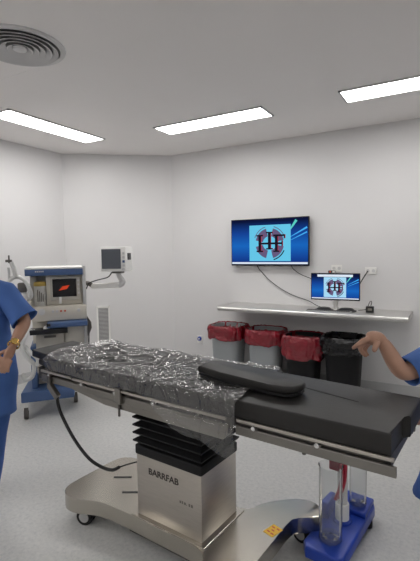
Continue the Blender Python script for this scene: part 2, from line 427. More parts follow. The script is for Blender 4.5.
# ------------------------------------------------------------------ shelf
SX0, SX1, SY0, SZ = -2.39, -.36, 4.33, .90
t = thing('wall_shelf', 'long stainless steel wall shelf running above the four bins', 'shelf', ((SX0+SX1)/2, WY, SZ))
hx = (SX1-SX0)/2
b = MB(); b.box(-hx, hx, SY0-WY, 0, -.004, 0)
b.box(-hx, hx, SY0-WY, SY0-WY+.004, -.052, -.002, 0)
b.tube([(-hx, SY0-WY-.002, -.022), (hx, SY0-WY-.002, -.022)], .024, 12, smooth=False)
b.box(-hx, -hx+.004, SY0-WY, 0, -.045, 0).box(hx-.004, hx, SY0-WY, 0, -.045, 0)
b.build('top', 'shelf', t, True)
for x in (-hx+.25, 0, hx-.06):
    b = MB(); b.prism([(0, 0), (-.32, 0), (-.32, -.02), (0, -.11)], -.002, .002, mtx=Matrix.Translation((x, 0, -.006)) @ Matrix(((0, 0, 1, 0), (1, 0, 0, 0), (0, 1, 0, 0), (0, 0, 0, 1))))
    b.build('bracket', 'white', t)

# desktop monitor
MWd, MHt = .50, .285
t = thing('desktop_monitor', 'small flat desktop monitor on the steel shelf with the H F emblem', 'monitor', (-1.080, 4.50, SZ), math.radians(4))
zc = .255
MB().box(-MWd/2, MWd/2, -.012, .022, zc-MHt/2, zc+MHt/2, .005).build('casing', 'blackgloss', t)
scr = MB().box(-MWd/2+.008, MWd/2-.008, -.0135, -.011, -MHt/2+.014, MHt/2-.008).build('screen', 'e_screen_small', t, loc=(0, 0, zc))
emblem(scr, MWd-.016, MHt-.022, 0, -.0137, 'e_cyan2', 'e_screen_small')
MB().box(-.18, .18, -.0158, -.0152, .104, .128).build('window_bar', 'e_white', scr)
MB().box(-.02, .02, .02, .05, .0, zc, .004).build('stand_column', 'white', t)
MB().lathe([(.10, .0), (.102, .008), (.06, .014)], 28, (-.115, .01, 0)).build('speaker_foot', 'black', t, True)
MB().lathe([(.10, .0), (.102, .008), (.06, .014)], 28, (.115, .01, 0)).build('speaker_foot', 'black', t, True)
for s in (-1, 1): MB().lathe([(.085, .012), (.06, .03), (.02, .036)], 24, (s*.115, .01, 0)).build('speaker_dome', 'black', t, True)
t2 = thing('webcam', 'small black webcam with orange spot on top of the desktop monitor', 'webcam', (-1.130, 4.505, SZ+.399), math.radians(4))
MB().box(-.022, .050, -.018, .016, 0, .026, .006).build('housing', 'black', t2)
MB().lathe([(.009, -.022), (.009, -.017)], 14, (.0, 0, .013), 'Y').build('lens', 'redink', t2)
MB().box(.022, .048, -.020, -.017, .004, .022, .002).build('badge', 'white', t2)
# keyboard in front
t = thing('keyboard', 'flat silver keyboard lying in front of the desktop monitor', 'keyboard', (-1.11, 4.395, SZ), math.radians(3))
MB().box(-.24, .22, -.045, .04, 0, .014, .004).build('base', 'alu', t)
b = MB()
for r in range(4):
    for k in range(20):
        x = -.228+k*.0218; y = -.036+r*.018; b.box(x, x+.018, y, y+.014, .013, .018)
b.build('keys', 'steel_dark', t)
t = thing('adapter_box', 'small black box on the shelf right of the keyboard', 'box', (-.735, 4.53, SZ), .1)
MB().box(-.038, .038, -.03, .03, 0, .062, .004).build('shell', 'black', t)
MB().box(-.02, .02, -.032, -.029, .022, .045).build('badge', 'inkfaint', t)

# wires
def cord(pts, r, label, m='cable'):
    o = MB().tube(pts, r, 8).build('power_cord', m, None, True); tag(o, label, 'cable'); return o
y = WY-.012
cord([(-2.085, WY-.040, 1.372), (-2.05, y, 1.30), (-1.90, y, 1.16), (-1.68, y, 1.03), (-1.45, y, .955), (-1.33, 4.70, .92), (-1.24, 4.62, .91)], .004, 'thin black wire drooping from the television down to the shelf')
cord([(-1.652, WY-.040, 1.385), (-1.64, y, 1.33), (-1.56, y, 1.27), (-1.45, y, 1.225), (-1.36, y, 1.20), (-1.25, y, 1.18), (-1.15, y, 1.15)], .004, 'short thin black wire from the television to behind the desktop monitor')
cord([(-.90, 4.57, 1.17), (-.875, 4.68, 1.16), (-.86, 4.74, 1.20), (-.83, 4.77, 1.26), (-.80, 4.778, 1.31)], .006, 'black plug wire from the right wall socket to the desktop monitor')
cord([(-.735, 4.562, .95), (-.73, 4.60, 1.0), (-.76, 4.66, .99), (-.80, 4.70, .91), (-.86, 4.60, .905)], .0035, 'tiny wire looping behind the small black box')

# ------------------------------------------------------------------ bins with liners
def sup(rx, ry, n, z, cx=0, cy=0, p=3.4, fz=None, fr=None):
    out = []
    for i in range(n):
        a = 2*PI*i/n; c, s = math.cos(a), math.sin(a)
        x = math.copysign(abs(c)**(2/p), c)*rx; y_ = math.copysign(abs(s)**(2/p), s)*ry
        k = fr(a, z) if fr else 0; l = math.hypot(x, y_) or 1
        out.append(Vector((cx+x+x/l*k, cy+y_+y_/l*k, z+(fz(a) if fz else 0))))
    return out
def bin_(x, yy, H, mname, lab, bagm, baglab, hang, seed, rx=.190, ry=.185):
    t = thing('waste_bin', lab, 'bin', (x, yy, 0), 0, 'waste bins under the shelf')
    b = MB(); n = 40
    rings = [sup(rx*.80, ry*.80, n, 0), sup(rx*.83, ry*.83, n, .012), sup(rx*.97, ry*.97, n, H-.05), sup(rx*1.0, ry*1.0, n, H-.045), sup(rx*1.0, ry*1.0, n, H), sup(rx*.965, ry*.965, n, H), sup(rx*.79, ry*.79, n, .02)]
    b.loft(rings).build('bin_body', mname, t, True)
    b = MB(); n = 96
    def fr(a, z): return .026*noise.noise(Vector((math.cos(a)*4+seed, math.sin(a)*4, z*9)))+.012*(1-2*abs(noise.noise(Vector((math.cos(a)*9+seed, math.sin(a)*9, z*14)))))
    hem = lambda a: .045*noise.noise(Vector((math.cos(a)*1.8+seed*3, math.sin(a)*1.8, 2.2)))
    prof = [(1.03, H-hang, 1), (1.09, H-hang+.02, 1), (1.085, H-hang*.75, .6), (1.09, H-hang*.6, .5), (1.11, H-hang*.45, .4), (1.13, H-hang*.3, .2), (1.12, H-hang*.16, .1), (1.09, H-.008, 0), (1.05, H+.008, 0), (1.0, H+.012, 0), (.945, H+.004, 0), (.925, H-.05, 0), (.88, H-.2, 0), (.80, H-.38, 0), (.5, H-.46, 0)]
    rings = []
    for k, z, hh in prof:
        rings.append(sup(rx*k+.004, ry*k+.004, n, z, fz=lambda a, hh=hh: hem(a)*hh+.006*noise.noise(Vector((math.cos(a)*7+seed, math.sin(a)*7, z*3))), fr=fr if k > .93 else None))
    o = b.loft(rings, (False, True)).build('bin_liner', bagm, None, True, loc=(x, yy, 0.0)); tag(o, baglab, 'bin liner', 'liners folded over the bins')
bin_(-2.345, 4.50, .655, 'binGrey', 'grey plastic bin under the left end of the shelf', 'redbag', 'red liner on the leftmost grey bin under the shelf end', .155, 1)
bin_(-1.860, 4.50, .645, 'binGrey', 'grey plastic bin between the leftmost bin and the black bins', 'redbag', 'red liner on the second bin from the left, over a grey body', .16, 4.3)
bin_(-1.415, 4.50, .615, 'binBlack', 'black plastic bin with a red liner, third from the left', 'redbag', 'red liner on the black bin under the desktop monitor', .24, 8.7)
bin_(-.985, 4.50, .635, 'binBlack', 'black plastic bin with a black liner at the right end', 'blackbag', 'shiny black liner on the rightmost bin', .16, 12.9)

# ------------------------------------------------------------------ operating table
OT = thing('operating_table', 'long stainless steel operating table with black pads, column and wide base', 'operating table', (-1.17, 1.80, 0), math.radians(-5.5))
def mirror_y(P): return [(x, -y_) for x, y_ in reversed(P)]
half = [(.565, -.355), (.54, -.43), (.49, -.455), (.425, -.448), (.36, -.40), (.30, -.34), (.255, -.27), (.225, -.20), (.12, -.185), (0, -.185), (-.12, -.185), (-.25, -.185), (-.35, -.19), (-.45, -.195), (-.53, -.215), (-.60, -.250), (-.67, -.265), (-.735, -.25), (-.775, -.20), (-.785, -.12), (-.785, 0)]
lo = smooth_outline(half[::1] + [(x, -y_) for x, y_ in reversed(half[:-1])] + [(.50, .30), (.462, .27), (.45, .20), (.45, .07), (.45, -.07), (.45, -.20), (.462, -.27), (.50, -.30)], 4)
b = MB(); b.prism(lo, .085, .17, .006)
b.build('base_cover', 'steel_flat', OT, True)
MB().box(-.30, .30, -.165, .165, .055, .10, .004).build('base_chassis', 'steel_dark', OT)
b = MB().box(-.262, .215, -.183, .178, .168, .176, .002); b.build('base_plate', 'steel_flat', OT)
for (x, y_, a) in ((-.575, .05, .6), (-.41, -.035, .6)):
    MB().box(-.055, .055, -.008, .008, .1695, .1715, mtx=Matrix.Translation((x, y_, 0)) @ Matrix.Rotation(a, 4, 'Z')).build('base_slot', 'black', OT)
# caster wheels
def caster(x, y_, a):
    mt = Matrix.Translation((x, y_, 0)) @ Matrix.Rotation(a, 4, 'Z')
    c = MB(); 
    c.prism([(-.035, .05), (.035, .05), (.025, .10), (-.025, .10)], -.006, .006, mtx=mt @ Matrix.Rotation(PI/2, 4, 'X'))
    c.lathe([(.02, .085), (.02, .1)], 16, mtx=mt)
    h = c.build('caster_fork', 'steel_dark', OT)
    for s in (-1, 1):
        w_ = MB(); w_.lathe([(.034, -.011), (.047, -.010), (.050, 0), (.047, .010), (.034, .011)], 24, (0, s*.021, .050), 'Y', mtx=mt)
        ww = w_.build('wheel', 'bellows', h, True)
        MB().lathe([(.030, -.0125), (.032, .0125)], 20, (0, s*.021, .050), 'Y', mtx=mt).build('wheel_hub', 'alu', h, True)
for x, y_, a in ((-.615, -.195, .35), (-.60, .19, -.4), (.47, -.36, .3), (.47, .36, -.2)): caster(x, y_, a)
# yellow warning sticker
p = MB().box(-.030, .030, -.040, .040, 0, .0012).build('warning_label', 'yellow', OT, loc=(.415, .118, .1702), rot=(0, 0, -.25)); plabel(p, 'yellow warning sticker')
b = MB()
for i, (x, y_) in enumerate(((-.014, .020), (.012, .024), (-.012, -.020), (.013, -.022), (0, 0))): b.box(x-.009, x+.009, y_-.004, y_+.004, .0012, .0016)
b.build('sticker_marks', 'redink', p)
# column
CX0, CX1, CY0, CY1 = -.235, .185, -.158, .150
MB().box(CX0, CX1, CY0, CY1, .172, .505, .004).build('column_casing', 'steel', OT, True)
text('maker_lettering', 'BARRFAB', .046, 'ink', OT, (-.052, CY0-.0006, .428), (PI/2, 0, 0), sx=1.05)
b = MB()
for k, (w_, h_) in enumerate(((.010, .012), (.008, .014), (.011, .012), (.004, .004), (.009, .014), (.012, .014))): b.box(.052+k*.014, .052+k*.014+w_, CY0-.0008, CY0, .330, .330+h_)
b.build('model_plate_marks', 'inkfaint', OT)
MB().box(CX0-.006, CX1+.006, CY0-.006, CY1+.006, .500, .552, .008).build('column_collar', 'bellows', OT, True)
b = MB(); zs = .552; n = 5; hp = .041
rings = []
def rr(ex, z): return [Vector((x, y_, z)) for x, y_ in ((CX0-ex, CY0-ex), (CX1+ex, CY0-ex), (CX1+ex, CY1+ex), (CX0-ex, CY1+ex))]
for k in range(n):
    e = .012
    rings += [rr(-.020, zs+k*hp), rr(e, zs+k*hp+.018), rr(e+.001, zs+k*hp+.026)]
rings.append(rr(-.020, zs+n*hp))
b.loft(rings).build('bellows', 'bellows', OT)
# underframe, saddle
b = MB(); b.prism([(-.30, .765), (.28, .765), (.40, .80), (.40, .845), (-.45, .845), (-.45, .80)], -.20, .17, mtx=Matrix(((1, 0, 0, 0), (0, 0, -1, 0), (0, 1, 0, 0), (0, 0, 0, 1))))
b.build('saddle', 'steel_dark', OT)
def section(x0, x1, y0, y1, tag_):
    b = MB(); b.box(x0, x1, y0, y0+.02, .80, .868, .002).box(x0, x1, y1-.02, y1, .80, .868, .002)
    b.box(x0, x0+.02, y0, y1, .82, .868, .002).box(x1-.02, x1, y0, y1, .82, .868, .002).box(x0, x1, y0, y1, .858, .868)
    b.build('frame', 'steel_dark', OT)
section(-.97, -.60, -.235, .13, 0); section(-.60, .415, -.25, .215, 0); section(.43, 1.03, -.235, .165, 0)
def side_rail(x0, x1, y_, s):
    b = MB(); b.box(x0, x1, min(y_, y_+s*.010), max(y_, y_+s*.010), .857, .870, .002)
    r = b.build('side_rail', 'steel', OT)
    b = MB(); b.box(x0-.01, x1+.005, min(y_, y_-s*.012), max(y_, y_-s*.012), .800, .838, .003); b.build('side_beam', 'rail', OT)
    k = 0; x = x0+.08
    while x < x1-.02:
        MB().lathe([(.009, 0), (.009, s*.014)], 12, (x, y_+s*.0, .848), 'Y').build('rail_screw', 'chrome', r)
        b = MB().box(x-.012, x+.012, min(y_, y_-s*.02), max(y_, y_-s*.02), .838, .860); b.build('rail_spacer', 'steel_dark', r)
        x += .26
side_rail(-.90, -.62, -.256, -1); side_rail(-.60, .40, -.262, -1); side_rail(.445, 1.045, -.250, -1)
side_rail(-.60, .40, .228, 1); side_rail(.445, 1.03, .182, 1)
# deep channel along the middle section
MB().prism([(-.60, .800), (-.35, .768), (.38, .768), (.415, .80)], -.006, .006, mtx=Matrix.Translation((0, -.255, 0)) @ Matrix(((1, 0, 0, 0), (0, 0, -1, 0), (0, 1, 0, 0), (0, 0, 0, 1)))).build('side_skirt', 'rail', OT)
# pads
def pad(pts, z0, z1, nm='pad', bev=.008):
    return MB().prism(pts, z0, z1, bev, 3).build(nm, 'pad', OT, True)
pad([(-1.095, -.195), (-.835, -.235), (-.835, .095), (-1.10, .112)], .905, .952)
pad([(-1.02, -.20), (-.835, -.24), (-.835, .09), (-1.02, .10)], .868, .903, 'pad')
pad([(-.83, -.262), (.425, -.268), (.425, .222), (-.83, .222)], .868, .948)
pad([(.432, -.252), (1.034, -.250), (1.030, -.065), (1.058, -.060), (1.058, .178), (.432, .205)], .868, .946)
MB().prism([(.56, .052), (.70, .018), (.86, -.012), (.70, .032)], .9455, .9472).build('pad_seam', 'bellows', OT)
# head rest bracket, clamp and cable at the head end
MB().box(-1.10, -.98, -.10, -.02, .845, .866, .004).build('head_bracket', 'steel_dark', OT)
b = MB(); b.box(-.05, .05, -.014, .014, -.018, .018, .004, mtx=Matrix.Translation((-.785, -.262, .762)) @ Matrix.Rotation(.68, 4, 'Y'))
cl = b.build('rail_clamp', 'rail', OT)
MB().box(-.835, -.805, -.272, -.252, .785, .845, .003).build('clamp_jaw', 'steel_dark', OT)
b = MB(); b.tube([(-.752, -.262, .735), (-.765, -.25, .68), (-.755, -.23, .60), (-.665, -.22, .486), (-.565, -.205, .40), (-.50, -.17, .353), (-.44, -.15, .345), (-.392, -.14, .370)], .0095, 10)
b.build('control_cable', 'cable', OT, True)
b = MB(); b.tube([(-.392, -.14, .370), (-.37, -.10, .375), (-.33, -.04, .38), (-.28, .02, .385), (-.236, .05, .385)], .004, 8); b.build('thin_cable', 'cable', OT, True)
MB().box(-.27, -.236, .03, .06, .37, .40, .004).build('cable_gland', 'black', OT)
MB().tube([(-.235, -.268, .845), (-.235, -.268, .735)], .006, 10, smooth=False).build('rail_pin', 'steel_dark', OT)
MB().box(-.255, -.215, -.280, -.262, .800, .880, .003).build('rail_clamp', 'rail', OT)
MB().lathe([(.008, 0), (.008, .02)], 12, (.72, -.22, .782)).build('stud', 'steel_dark', OT)

# loose arm board pad lying on the table
AP = thing('arm_board_pad', 'long narrow black cushion with a rounded end lying on top of the table', 'cushion', OT.matrix_world @ Vector((0, 0, 0)), 0)
otm = Matrix.Translation(OT.location) @ Matrix.Rotation(math.radians(-5.5), 4, 'Z')
AP.location = otm @ Vector((.385, -.045, .955)); AP.rotation_euler = (0, 0, math.radians(-5.5-6.0))
pts = [(-.262, -.062), (-.268, .0), (-.262, .085), (-.10, .090), (.15, .084), (.225, .070), (.262, .035), (.270, -.01), (.258, -.055), (.225, -.080), (.15, -.088), (-.10, -.078)]
cushion = MB().prism(pts, .012, .044, .010, 3).build('cushion', 'pad', AP, True)
MB().prism([(x*.985, y_*.97) for x, y_ in pts], 0, .011, .002, 1).build('board', 'black', AP)
MB().box(-.01, .02, -.105, -.085, .0, .008, .002).build('strap_buckle', 'black', AP)

# clear plastic sheet draped over the middle of the table
def interp(v, T):
    for (a, x), (b_, y_) in zip(T, T[1:]):
        if v <= b_: return x+(y_-x)*(v-a)/(b_-a)
    return T[-1][1]
def film_sheet():
    b = MB(); nx, ny = 210, 110
    def ridged(v): return 1-abs(noise.noise(v))*2.2
    grid = []
    for i in range(nx+1):
        u = i/nx; row = []
        # edges: left end slants, right end hangs past the joint
        for j in range(ny+1):
            v = j/ny
            x0 = interp(v, ((0, -.79), (.10, -.85), (.16, -.89), (.34, -.955), (.6, -.93), (.9, -.865), (1, -.85)))+.02*noise.noise(Vector((v*5, 1, 0))); x1 = .475-.06*v+.03*noise.noise(Vector((v*6, 7, 0)))
            x = x0+(x1-x0)*u
            k = max(0, min(1, (x+.1)/.35)); k = k*k*(3-2*k)
            hang = .055+.125*k+.02*noise.noise(Vector((x*4, 3.3, 0)))
            hang += .05*max(0, min(1, (x-.30)/.1))
            far = .05
            L_ = hang+.50+far; s = v*L_
            q0 = max(0, min(1, (x+.88)/.07)); ynear = (-.195-.04*(x+1.09)/.255-.006)*(1-q0)-.273*q0; yfar = .228
            if s < hang:
                y_ = ynear-.014-(.012 if s < hang-.09 else 0)*1.0; z = .950-(hang-s)
                q = min(1, (hang-s)/.10); y_ -= .016*q
            elif s < hang+.50: y_ = ynear+(s-hang); z = .9535
            else: y_ = yfar+.012; z = .950-(s-hang-.50)
            P = Vector((x, y_, z))
            w3 = Vector((x*3.2, y_*3.2+z*2, z*3)); w3 += Vector((noise.noise(w3*1.3), noise.noise(w3*1.3+Vector((9, 2, 1))), 0))*.9
            d = max(0, ridged(w3))**4*.013+max(0, ridged(w3*2.6+Vector((4, 4, 4))))**4*.006+abs(noise.noise(w3*1.1))*.008
            on = 1
            lx = x-.39; ly = y_+.03
            if abs(lx) < .30 and -.12 < ly < .12 and s > hang: on = .15
            # folds
            if s < hang: P.y -= d*.55+.003
            else: P.z += d*on*1.0
            row.append(b.bm.verts.new(P))
        grid.append(row)
    for i in range(nx):
        for j in range(ny): b.bm.faces.new((grid[i][j], grid[i+1][j], grid[i+1][j+1], grid[i][j+1]))
    o = b.build('plastic_sheet', 'film', None, True, autosmooth=False, loc=OT.location, rot=(0, 0, math.radians(-5.5)))
    tag(o, 'crumpled clear plastic sheet draped over the middle of the table', 'plastic sheet')
film_sheet()

# ------------------------------------------------------------------ blue stand with clear cylinders
BS = thing('suction_stand', 'low blue plastic stand holding clear cylinders and a white post under the table', 'medical stand', (0, 0, 0))
BS.location = otm @ Vector((.632, .49, 0)); BS.rotation_euler = (0, 0, math.radians(-5.5-3))
b = MB()
b.prism([(-.070, -.29), (.10, -.29), (.115, -.26), (.100, .24), (.08, .285), (-.08, .285), (-.10, .24), (-.098, -.25)], .03, .095, .012, 3)
b.build('base', 'blueplastic', BS, True)
MB().prism([(-.090, .09), (.098, .09), (.085, .27), (-.085, .27)], .09, .125, .014, 3).build('base_step', 'blueplastic', BS, True)
MB().prism([(-.108, -.03), (-.062, -.03), (-.075, .10), (-.105, .10)], .09, .185, .012, 3, mtx=None).build('base_fin', 'blueplastic', BS, True)
for x in (-.08, .08):
    for y_ in (-.2, .18): MB().lathe([(.02, 0), (.026, .004), (.026, .034)], 16, (x, y_, 0)).build('foot', 'bellows', BS)
MB().lathe([(.05, .094), (.048, .104), (.034, .110)], 28, (.0, .01, 0)).build('post_collar', 'blueplastic', BS, True)
MB().lathe([(.036, .105), (.036, .19), (.034, .195)], 28, (.0, .01, 0)).build('post_sleeve', 'white', BS, True)
MB().lathe([(.027, .19), (.027, .46)], 28, (.0, .01, 0)).build('post', 'tube_white', BS, True)
def jar(x, y_, z0, h, r, lab=None):
    b = MB(); b.lathe([(r*.55, z0+.008), (r*.9, z0+.002), (r, z0+.012), (r, z0+h-.01), (r+.004, z0+h), (r-.002, z0+h), (r-.004, z0+h-.01), (r-.004, z0+.018), (r*.5, z0+.014)], 36, (x, y_, 0), cap=False)
    o = b.build('clear_cylinder', 'clear', BS, True)
    b = MB(); b.lathe([(r*.3, z0+.010), (r*.75, z0+.022), (r*.8, z0+.03), (r*.35, z0+.036)], 28, (x, y_, 0), cap=False); b.build('cylinder_bottom', 'clear', o, True)
jar(.010, -.172, .096, .385, .057); jar(.030, .165, .126, .30, .046)
MB().box(-.040, .020, -.08, -.01, .405, .50, .008).build('clamp', 'darkred', BS)
for k, pts in enumerate(([(-.03, -.06, .49), (-.005, -.09, .525), (.030, -.095, .47), (.036, -.095, .40), (.026, -.095, .33), (.004, -.095, .265)], [(-.02, -.05, .49), (.01, -.075, .535), (.045, -.08, .48), (.048, -.08, .40), (.036, -.08, .33), (.014, -.08, .27)])):
    MB().tube(pts, .0095, 10).build('red_tube', 'redtube', BS, True)

# ------------------------------------------------------------------ anaesthesia machine
S = .0090; SV = .00958
AMR = YAW+math.radians(19.0)
AMo = Vector((-3.49, 2.951, 0))
AM = thing('anaesthesia_machine', 'cream and blue anaesthesia machine with screen against the left wall', 'medical machine', AMo, AMR)
def ux(px): return (px-57)*S
def uz(py): return 1.55-(py-253.1)*SV
YF = -.25
def mbox(x0, x1, y0, y1, py0, py1, bev=.004, m='cream', nm='panel', par=None):
    return MB().box(ux(x0), ux(x1), y0, y1, uz(py1), uz(py0), bev).build(nm, m, par or AM, True)
mbox(30, 84, -.12, .24, 275, 390, m='cream', nm='cabinet')
b = MB().box(ux(26), ux(83.5), YF-.05, .25, uz(275), uz(268.5), .006).build('top_hood', 'blue', AM, True)
mbox(25.7, 83.8, YF-.055, .255, 267, 268.7, m='white', nm='top_tray')
f = MB()
for k in range(5): f.box(ux(36)+k*.016, ux(36)+k*.016+.011, YF-.0515, YF-.0495, uz(271.6), uz(270.2))
f.build('hood_lettering', 'grille', b)
mbox(46, 83, YF+.02, -.10, 275, 305, m='cream', nm='screen_housing')
f = MB()
f.box(ux(50), ux(80.5), YF-.005, YF+.03, uz(300.5), uz(277), .006); fr_ = f.build('screen_bezel', 'cream2', AM, True)
MB().box(ux(52.3), ux(76.6), YF-.010, YF-.004, uz(297), uz(279), .002).build('screen', 'blackgloss', fr_)
MB().prism([(-.055, -.012), (.02, -.018), (.055, .012), (-.01, .018)], 0, .001, mtx=Matrix.Translation((ux(64), YF-.0105, uz(288))) @ Matrix.Rotation(PI/2, 4, 'X') @ Matrix.Rotation(.25, 4, 'Z')).build('screen_symbol', 'e_orange', fr_)
for k in range(4): MB().lathe([(.010, -.008), (.010, 0)], 12, (ux(78.7), YF-.004, uz(281+k*4.2)), 'Y').build('button', 'grille', fr_)
MB().box(ux(58.5), ux(61), YF-.02, YF+.02, uz(304), uz(297), .003).build('cable_stub', 'white', AM)
# canister with ochre lid in the left recess
cn = MB().lathe([(.050, uz(306)), (.054, uz(305)), (.054, uz(285.5))], 24, (ux(39.7), YF+.05, 0)).build('vaporiser', 'cannister', AM, True)
MB().lathe([(.056, uz(285.6)), (.058, uz(283.5)), (.052, uz(281.6)), (.02, uz(281))], 24, (ux(39.7), YF+.05, 0)).build('vaporiser_lid', 'yellowlid', cn, True)
b = MB()
for k in range(4): b.box(ux(37)+k*.016, ux(37)+k*.016+.009, YF-.006, YF-.003, uz(301), uz(289+k*1.5))
b.build('vaporiser_scale', 'inkfaint', cn)
mbox(30, 36, YF+.06, 0, 276, 306, m='cream2', nm='recess_wall')
# work top and front face
mbox(31, 86, YF-.06, .1, 305.5, 320, m='cream', nm='control_panel', bev=.010)
for px_, r in ((41, .030), (52, .012), (56, .012), (78, .015)):
    MB().lathe([(r, -.02), (r, 0)], 18, (ux(px_), YF-.06, uz(310.5)), 'Y').build('knob', 'grille', AM, True)
for px_ in (60, 64): MB().lathe([(.009, -.012), (.009, 0)], 12, (ux(px_), YF-.06, uz(310.5)), 'Y').build('knob', 'redink', AM, True)
wt = mbox(46, 86, YF-.16, YF+.02, 320.5, 325.5, m='blue', nm='writing_tray', bev=.008)
MB().lathe([(.018, ux(46)-.004), (.018, ux(46)+.03)], 14, (0, YF-.15, uz(322.5)), 'X').build('tray_end', 'black', wt, True)
mbox(29, 66, YF-.14, YF, 327, 331.5, m='black', nm='black_shelf', bev=.003)
mbox(34, 62, YF-.03, .1, 332, 352, m='cream2', nm='drawer', bev=.004)
mbox(34, 62, YF-.03, .1, 353, 372, m='cream2', nm='drawer', bev=.004)
for y_ in (335, 356): mbox(42, 54, YF-.045, YF-.03, y_, y_+2, m='steel_dark', nm='drawer_handle', bev=.002)
mbox(62.5, 85, YF+.02, .1, 327, 386, m='cream', nm='side_door', bev=.006)
mbox(83, 86.5, YF-.02, YF+.03, 266, 386, m='alu', nm='side_post', bev=.003)
b = MB().prism([(ux(86.5), uz(318)), (ux(90.5), uz(324)), (ux(91), uz(330)), (ux(87.5), uz(338)), (ux(86.5), uz(338))], 0, .05, mtx=Matrix.Translation((0, YF+.02, 0)) @ Matrix.Rotation(PI/2, 4, 'X')); b.build('gas_block', 'steel_dark', AM)
MB().tube([(ux(88), YF, uz(336)), (ux(87.5), YF, uz(350)), (ux(89), YF+.02, uz(368)), (ux(88), YF+.03, uz(385))], .006, 8).build('side_hose', 'cable', AM, True)
# blue foot part with casters
b = MB(); b.prism([(ux(18), -.36), (ux(70), -.36), (ux(76), .26), (ux(24), .26)], uz(398)-.0, uz(387.5), .012, 3); b.build('base', 'blue', AM, True)
mbox(28, 34, YF-.02, .1, 345, 390, m='blue', nm='base_upright', bev=.01)
for px_, y_ in ((22, -.30), (72, .0), (28, .2), (72, .2)):
    h = MB().box(ux(px_)-.025, ux(px_)+.025, y_-.03, y_+.03, .075, .17, .008).build('caster_housing', 'white', AM)
    MB().lathe([(.030, -.02), (.055, -.018), (.055, .018), (.030, .02)], 22, (ux(px_), y_-.02, .055), 'X').build('wheel', 'steel_dark', h, True)
# breathing circuit on the left
MB().tube([(ux(26), YF-.05, uz(330)), (ux(14), YF-.08, uz(318)), (ux(12.5), YF-.1, uz(300)), (ux(12), YF-.1, uz(266))], .011, 10).build('circuit_arm', 'alu', AM, True)
b = MB(); b.box(ux(9.5), ux(15.5), YF-.115, YF-.085, uz(261), uz(258.6), .004); b.box(ux(12), ux(13.5), YF-.11, YF-.09, uz(262), uz(254.5), .003); b.build('arm_hook', 'steel_dark', AM)
def ribbed(pts, r, nm='breathing_hose', m='tube_white'):
    P = catmull([Vector(p) for p in pts], 14); rr_ = [r*(1+.10*(1 if k % 2 else -1)) for k in range(len(P))]
    b = MB(); b.tube(P, rr_, 12, smooth=False); b.build(nm, m, AM, True, autosmooth=False)
ribbed([(ux(15), YF-.1, uz(261)), (ux(16.5), YF-.11, uz(266)), (ux(18), YF-.12, uz(271)), (ux(18.5), YF-.12, uz(275))], .021)
ribbed([(ux(12.5), YF-.12, uz(302)), (ux(9.8), YF-.13, uz(288)), (ux(12.5), YF-.12, uz(279)), (ux(18.5), YF-.12, uz(275)), (ux(26), YF-.12, uz(278)), (ux(30.5), YF-.11, uz(287)), (ux(31.5), YF-.08, uz(294)), (ux(28), YF-.06, uz(297))], .019)
MB().box(ux(19.5), ux(28), YF-.12, YF-.02, uz(290), uz(281), .012).build('absorber_block', 'steel_dark', AM, True)
MB().lathe([(.026, uz(299)), (.036, uz(297)), (.036, uz(291)), (.02, uz(289))], 20, (ux(24), YF-.07, 0)).build('valve_dome', 'white', AM, True)
MB().box(ux(18), ux(31), YF-.09, YF+.02, uz(304), uz(298.5), .01).build('absorber_arm', 'cream', AM, True)
for s in (0, 1): MB().lathe([(.030, 0), (.030, -.018), (.022, -.024)], 20, (ux(33+s*12), YF-.075, uz(330-s*3)-.0), 'Y').build('gauge', 'white', AM, True)
ribbed([(ux(31), YF-.08, uz(328)), (ux(25), YF-.16, uz(332)), (ux(22), YF-.17, uz(343)), (ux(27), YF-.18, uz(352)), (ux(32), YF-.16, uz(360)), (ux(30), YF-.14, uz(371)), (ux(24), YF-.13, uz(374)), (ux(20), YF-.13, uz(368))], .019)
ribbed([(ux(24), YF-.12, uz(342)), (ux(30), YF-.20, uz(347)), (ux(36), YF-.21, uz(353)), (ux(35), YF-.18, uz(360))], .017)
# jointed arm to the patient monitor
b = MB(); b.tube([(ux(84), 0.0, uz(286)), (ux(90), -.02, uz(286)), (ux(94), -.03, uz(288))], .024, 12); b.build('arm_pivot', 'steel_dark', AM, True)
MB().box(ux(93), ux(126), -.055, -.01, uz(292), uz(286.5), .012).build('swing_arm', 'white', AM, True)
MB().tube([(ux(124), -.03, uz(290)), (ux(129), -.03, uz(286)), (ux(126), -.03, uz(280)), (ux(124), -.03, uz(276))], [.028, .034, .026, .02], 12).build('arm_elbow', 'grille', AM, True)
MB().tube([(ux(117), -.03, uz(275)), (ux(112), -.06, uz(280)), (ux(99), -.06, uz(283)), (ux(91), -.05, uz(286)), (ux(88), -.03, uz(292))], .006, 8).build('arm_cable', 'cable', AM, True)

# patient monitor on the arm
PM = thing('patient_monitor', 'boxy white patient monitor on a swing arm beside the anaesthesia machine', 'monitor', AMo + Vector((math.cos(AMR), math.sin(AMR), 0))*ux(125) + Vector((0, 0, uz(275))), YAW-math.radians(10))
h = .255; w2 = .139
b = MB().box(-w2, w2, -.13, .07, .012, .012+h, .012); b.build('casing', 'white', PM, True)
MB().box(-w2+.014, w2-.055, -.134, -.129, .040, h-.012, .002).build('screen', mat('dim_screen', (.10, .11, .13), .25), PM)
for k, m in enumerate(('grille', 'blue', 'grille', 'grille')):
    MB().box(w2-.038, w2-.012, -.135, -.129, .06+k*.042, .085+k*.042, .003).build('button', m, PM)
MB().lathe([(.014, -.145), (.014, -.129)], 16, (w2-.025, 0, .036), 'Y').build('knob', 'grille', PM, True)
MB().box(w2-.002, w2+.010, -.085, -.005, .13, .20, .004).build('side_module', 'black', PM)
MB().box(-.05, .05, -.05, .05, -.012, .014, .004).build('mount_plate', 'steel_dark', PM)

